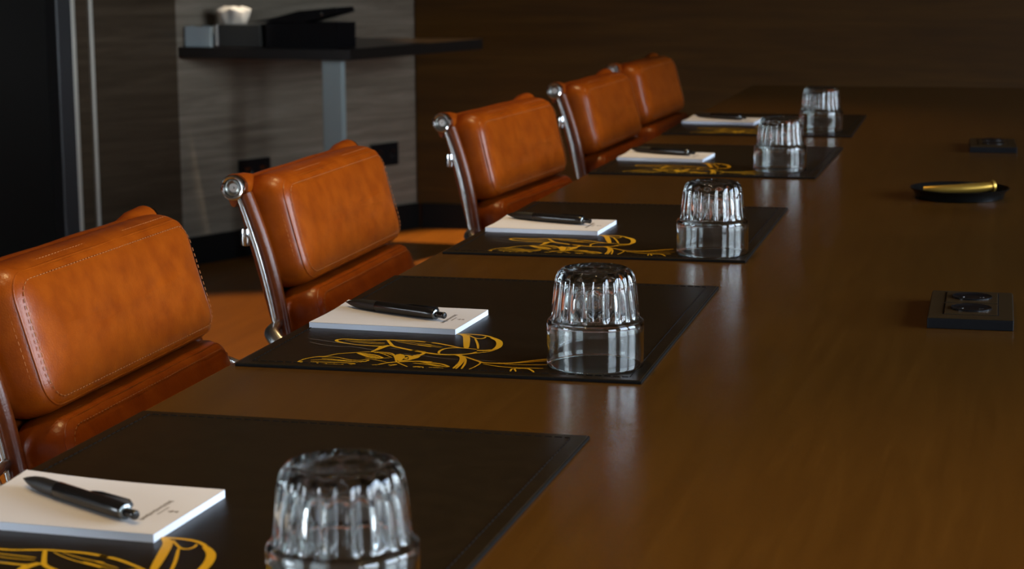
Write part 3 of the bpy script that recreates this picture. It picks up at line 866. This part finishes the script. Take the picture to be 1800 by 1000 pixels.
GL = [(0.3145, -0.6253, 0.10, 'upturned ribbed clear tumbler nearest the camera, cut by the bottom of the photo'),
      (0.3151, 0.0425, 0.02, 'upturned ribbed clear tumbler second from the camera, on the mat with the whole gold drawing'),
      (0.3203, 0.6901, 0.16, 'upturned ribbed clear tumbler third of the five down the table'),
      (0.2971, 1.5774, 0.07, 'upturned ribbed clear tumbler fourth of the five, overlapping the last one'),
      (0.2959, 2.2657, 0.12, 'upturned ribbed clear tumbler farthest down the table')]
g0 = None
for x_, y_, r_, lab in GL:
    if g0 is None:
        g0 = link('drinking_glass', glass_mesh(), M_glass, angle=None); o = g0
        tag(g0, lab, 'glass', 'upturned tumblers on the desk mats')
    else:
        o = g0.copy(); C.objects.link(o); o['label'] = lab
    o.location = (x_, y_, ZM + 0.0003); o.rotation_euler = (0, 0, r_)

# ------------------------------------------------------------------ sockets sunk in the table middle
def make_socket(label, loc, rot):
    t = thing('table_socket_block', label, 'power socket', loc, rot, 'black socket blocks along the table middle')
    bm = bmesh.new(); box(bm, -0.0402, 0.0402, -0.0755, 0.0755, 0.0, 0.0100, 0.0008)
    link('housing', bm, M_black, t, smooth=False)
    bm = bmesh.new(); box(bm, -0.0395, 0.0395, -0.0748, 0.0748, 0.0098, 0.0112, 0.0004)
    link('top_plate', bm, M_socket, t, smooth=False)
    for y_ in (-0.028, 0.036):
        bm = bmesh.new(); box(bm, -0.0250, 0.0250, y_ - 0.0290, y_ + 0.0290, 0.0108, 0.0122, 0.0005)
        s_ = link('socket_insert', bm, M_socket, t, smooth=False)
        bm = bmesh.new()
        lathe(bm, [(0.0198, 0.0121), (0.0198, 0.0134), (0.0191, 0.0138), (0.0180, 0.0133), (0.0150, 0.0127), (0.0080, 0.0124), (0.001, 0.0124)], 40, (0.0, y_, 0))
        for sx in (-0.0095, 0.0095): lathe(bm, [(0.0026, 0.0122), (0.0026, 0.01275)], 14, (sx, y_, 0))
        link('socket_well', bm, M_socketwell, s_)
        bm = bmesh.new()
        for x0_, x1_, y0_, y1_ in ((-0.0262, -0.0252, y_ - 0.030, y_ + 0.030), (0.0252, 0.0262, y_ - 0.030, y_ + 0.030), (-0.0262, 0.0262, y_ - 0.0305, y_ - 0.0292)):
            box(bm, x0_, x1_, y0_, y1_, 0.0110, 0.01135)
        link('insert_gap', bm, M_matthread, s_, smooth=False)
    return t
s0 = make_socket('flat black double power socket block near the right edge, closest to the camera', (0.6257, 0.3650, TT), 0.01)
clone(s0, 'small blurred black socket block beyond the round tray', (0.6235, 2.0150, TT), 0.03)

# ------------------------------------------------------------------ round tray with gold-wrapped sweet sticks
bm = bmesh.new()
lathe(bm, [(0.004, 0.0), (0.0600, 0.0), (0.0622, 0.0012), (0.0634, 0.0070), (0.0664, 0.0118), (0.0700, 0.0142), (0.0706, 0.0150), (0.0698, 0.0156), (0.0672, 0.0142), (0.0640, 0.0090), (0.0600, 0.0062), (0.004, 0.0056)], 72)
o = link('round_tray', bm, M_bowl)
o.location = (0.5868, 1.3000, TT)
tag(o, 'small round black lacquer tray between the two socket blocks', 'tray')
bm = bmesh.new()
pth = smooth_path([(-0.050, -0.012, 0.0122), (-0.030, -0.013, 0.0128), (0.0, -0.008, 0.0136), (0.026, 0.0, 0.0150), (0.042, 0.006, 0.0168), (0.048, 0.009, 0.0172)], 6)
n_ = len(pth)
tube(bm, pth, [0.0050 + 0.0022 * math.sin(PI * i / (n_ - 1)) + (0.003 if i > n_ - 6 else 0) for i in range(n_)], 14)
o = link('gold_wrapped_stick', bm, M_goldfoil)
o.location = (0.5868, 1.3000, TT)
tag(o, 'shiny gold wrapped stick lying in the round black tray', 'sweet')

# ------------------------------------------------------------------ console against the slanted wall, and what stands on it
t = thing('console_table', 'black console table with a steel leg against the grey panelled wall', 'console', (0, 0, 0))
CZ = TT + 0.027
L_, P_, Q_ = Vector((-2.135, 4.778)), Vector((-1.487, 4.690)), Vector((-1.240, 5.470))
R2 = Vector((-1.775, 5.50))
bm = bmesh.new(); prism(bm, [(L_.x, L_.y), (P_.x, P_.y), (Q_.x, Q_.y), (R2.x, R2.y)], CZ - 0.040, CZ - 0.002, 0.002)
link('console_top', bm, M_console, t, smooth=False)
ex = (P_ - L_).normalized(); ey = Vector((-ex.y, ex.x))
def on_edge(a, b, z=0.0):
    v = L_ + ex * a + ey * b
    return (v.x, v.y, z)
ce = math.atan2(ex.y, ex.x)
bm = bmesh.new(); box(bm, 0.532, 0.606, 0.030, 0.060, 0.0, CZ - 0.040, 0.003)
o = link('console_leg', bm, M_consoleleg, t, smooth=False); o.location = (L_.x, L_.y, 0); o.rotation_euler = (0, 0, ce)



def on_console(o, z=CZ - 0.002):
    o.location = (L_.x, L_.y, z); o.rotation_euler = (0, 0, ce); return o
# open black case with a raised lid
cs = thing('storage_case', 'open black case with its lid tilted up on the console', 'case')
on_console(cs)
bm = bmesh.new(); x0_, x1_, y0_, y1_ = 0.319, 0.592, 0.035, 0.170; hh = 0.084; wl = 0.006
box(bm, x0_, x1_, y0_, y1_, 0, 0.006); box(bm, x0_, x0_ + wl, y0_, y1_, 0.006, hh); box(bm, x1_ - wl, x1_, y0_, y1_, 0.006, hh)
box(bm, x0_ + wl, x1_ - wl, y0_, y0_ + wl, 0.006, hh); box(bm, x0_ + wl, x1_ - wl, y1_ - wl, y1_, 0.006, hh)
link('case_body', bm, M_case, cs, smooth=False)
bm = bmesh.new(); dp = 0.13
LP = [(-0.050, 0.002), (0.150, 0.002), (0.274, 0.034), (0.270, 0.052), (0.130, 0.040), (0.050, 0.020)]
a_ = [bm.verts.new((x, 0.0, z)) for x, z in LP]; b_ = [bm.verts.new((x, dp, z)) for x, z in LP]
bm.faces.new(a_); bm.faces.new(b_[::-1])
for i in range(6): bm.faces.new((a_[i], a_[(i + 1) % 6], b_[(i + 1) % 6], b_[i]))
o = link('case_lid', bm, M_case, cs, smooth=False); o.location = (x0_, y0_ - 0.002, hh)
bm = bmesh.new(); lathe(bm, [(0.006, 0.0), (0.007, -0.002), (0.004, -0.004)], 16, (0.215, 0.0, 0.030), 'y')
link('lid_catch', bm, M_penring, o)
# slate box with tissue
tb = thing('tissue_box', 'dark slate tissue box with a chrome corner beside the open case', 'tissue box')
on_console(tb)
bm = bmesh.new(); box(bm, 0.140, 0.300, 0.030, 0.150, 0, 0.076, 0.003)
link('box_body', bm, M_tissuebox, tb, smooth=False)
bm = bmesh.new(); box(bm, 0.124, 0.139, 0.026, 0.044, 0, 0.078, 0.004)
link('corner_post', bm, M_chrome, tb, smooth=False)
bm = bmesh.new(); rnd = random.Random(11)
n1, n2 = 40, 14; rings = []
for j in range(n2):
    k = j / (n2 - 1); ring = []
    for i in range(n1):
        a_ = 2 * PI * i / n1
        wv = 1 + 0.10 * math.sin(5 * a_ + 2 * k) * k + 0.05 * math.sin(9 * a_ + 1.3)
        rx = (0.049 + 0.013 * math.sin(min(1, k * 1.25) * PI / 2)) * wv * (1 if k < 0.85 else 1 - (k - 0.85) * 3.2)
        ry = (0.018 + 0.012 * k) * wv * (1 if k < 0.85 else 1 - (k - 0.85) * 3.2)
        ring.append(bm.verts.new((0.166 + rx * math.cos(a_), 0.088 + ry * math.sin(a_), 0.0755 + 0.056 * k + 0.006 * math.sin(4 * a_ + 1) * k)))
    rings.append(ring)
for a_, b_ in zip(rings, rings[1:]):
    for i in range(n1): bm.faces.new((a_[i], a_[(i + 1) % n1], b_[(i + 1) % n1], b_[i]))
bm.faces.new(rings[0][::-1]); bm.faces.new(rings[-1])
o = link('tissue', bm, M_tissue, tb, angle=None); o['label'] = 'crumpled white tissue sticking up'
# clear box at the wall end
cb = thing('acrylic_box', 'clear pale box at the left end of the console', 'box')
on_console(cb)
bm = bmesh.new(); x0_, x1_, y0_, y1_, hh, wl = 0.012, 0.112, 0.022, 0.120, 0.068, 0.005
box(bm, x0_, x1_, y0_, y1_, 0, wl); box(bm, x0_, x0_ + wl, y0_, y1_, wl, hh); box(bm, x1_ - wl, x1_, y0_, y1_, wl, hh)
box(bm, x0_ + wl, x1_ - wl, y0_, y0_ + wl, wl, hh); box(bm, x0_ + wl, x1_ - wl, y1_ - wl, y1_, wl, hh)
link('box_wall', bm, M_acrylic, cb, smooth=False)
bm = bmesh.new(); box(bm, 0.050, 0.100, 0.035, 0.100, 0.0055, 0.056, 0.003)
o = link('box_content', bm, M_paper, cb, smooth=False)

# ------------------------------------------------------------------ sockets on the panelled wall
def wall_plate(label, a0):
    t = thing('wall_socket', label, 'wall socket', W0 + A * a0 + Vector((0, 0, 0.262)), wall_rot, 'black sockets on the grey wall')
    bm = bmesh.new(); box(bm, 0.0, 0.152, -0.010, 0.0, 0.0, 0.088, 0.002)
    link('plate', bm, M_black, t, smooth=False)
    for c_ in (0.040, 0.112):
        bm = bmesh.new(); lathe(bm, [(0.020, -0.0095), (0.0205, -0.0112), (0.019, -0.0116), (0.0175, -0.0108), (0.001, -0.0104)], 28, (c_, 0, 0.044), 'y')
        link('socket_ring', bm, M_socketwell, t)
    return t
w0_ = wall_plate('black double wall socket left of the second chair back', 0.150)
clone(w0_, 'black double wall socket right of the second chair back', W0 + A * 0.836 + Vector((0, 0, 0.262)), wall_rot)
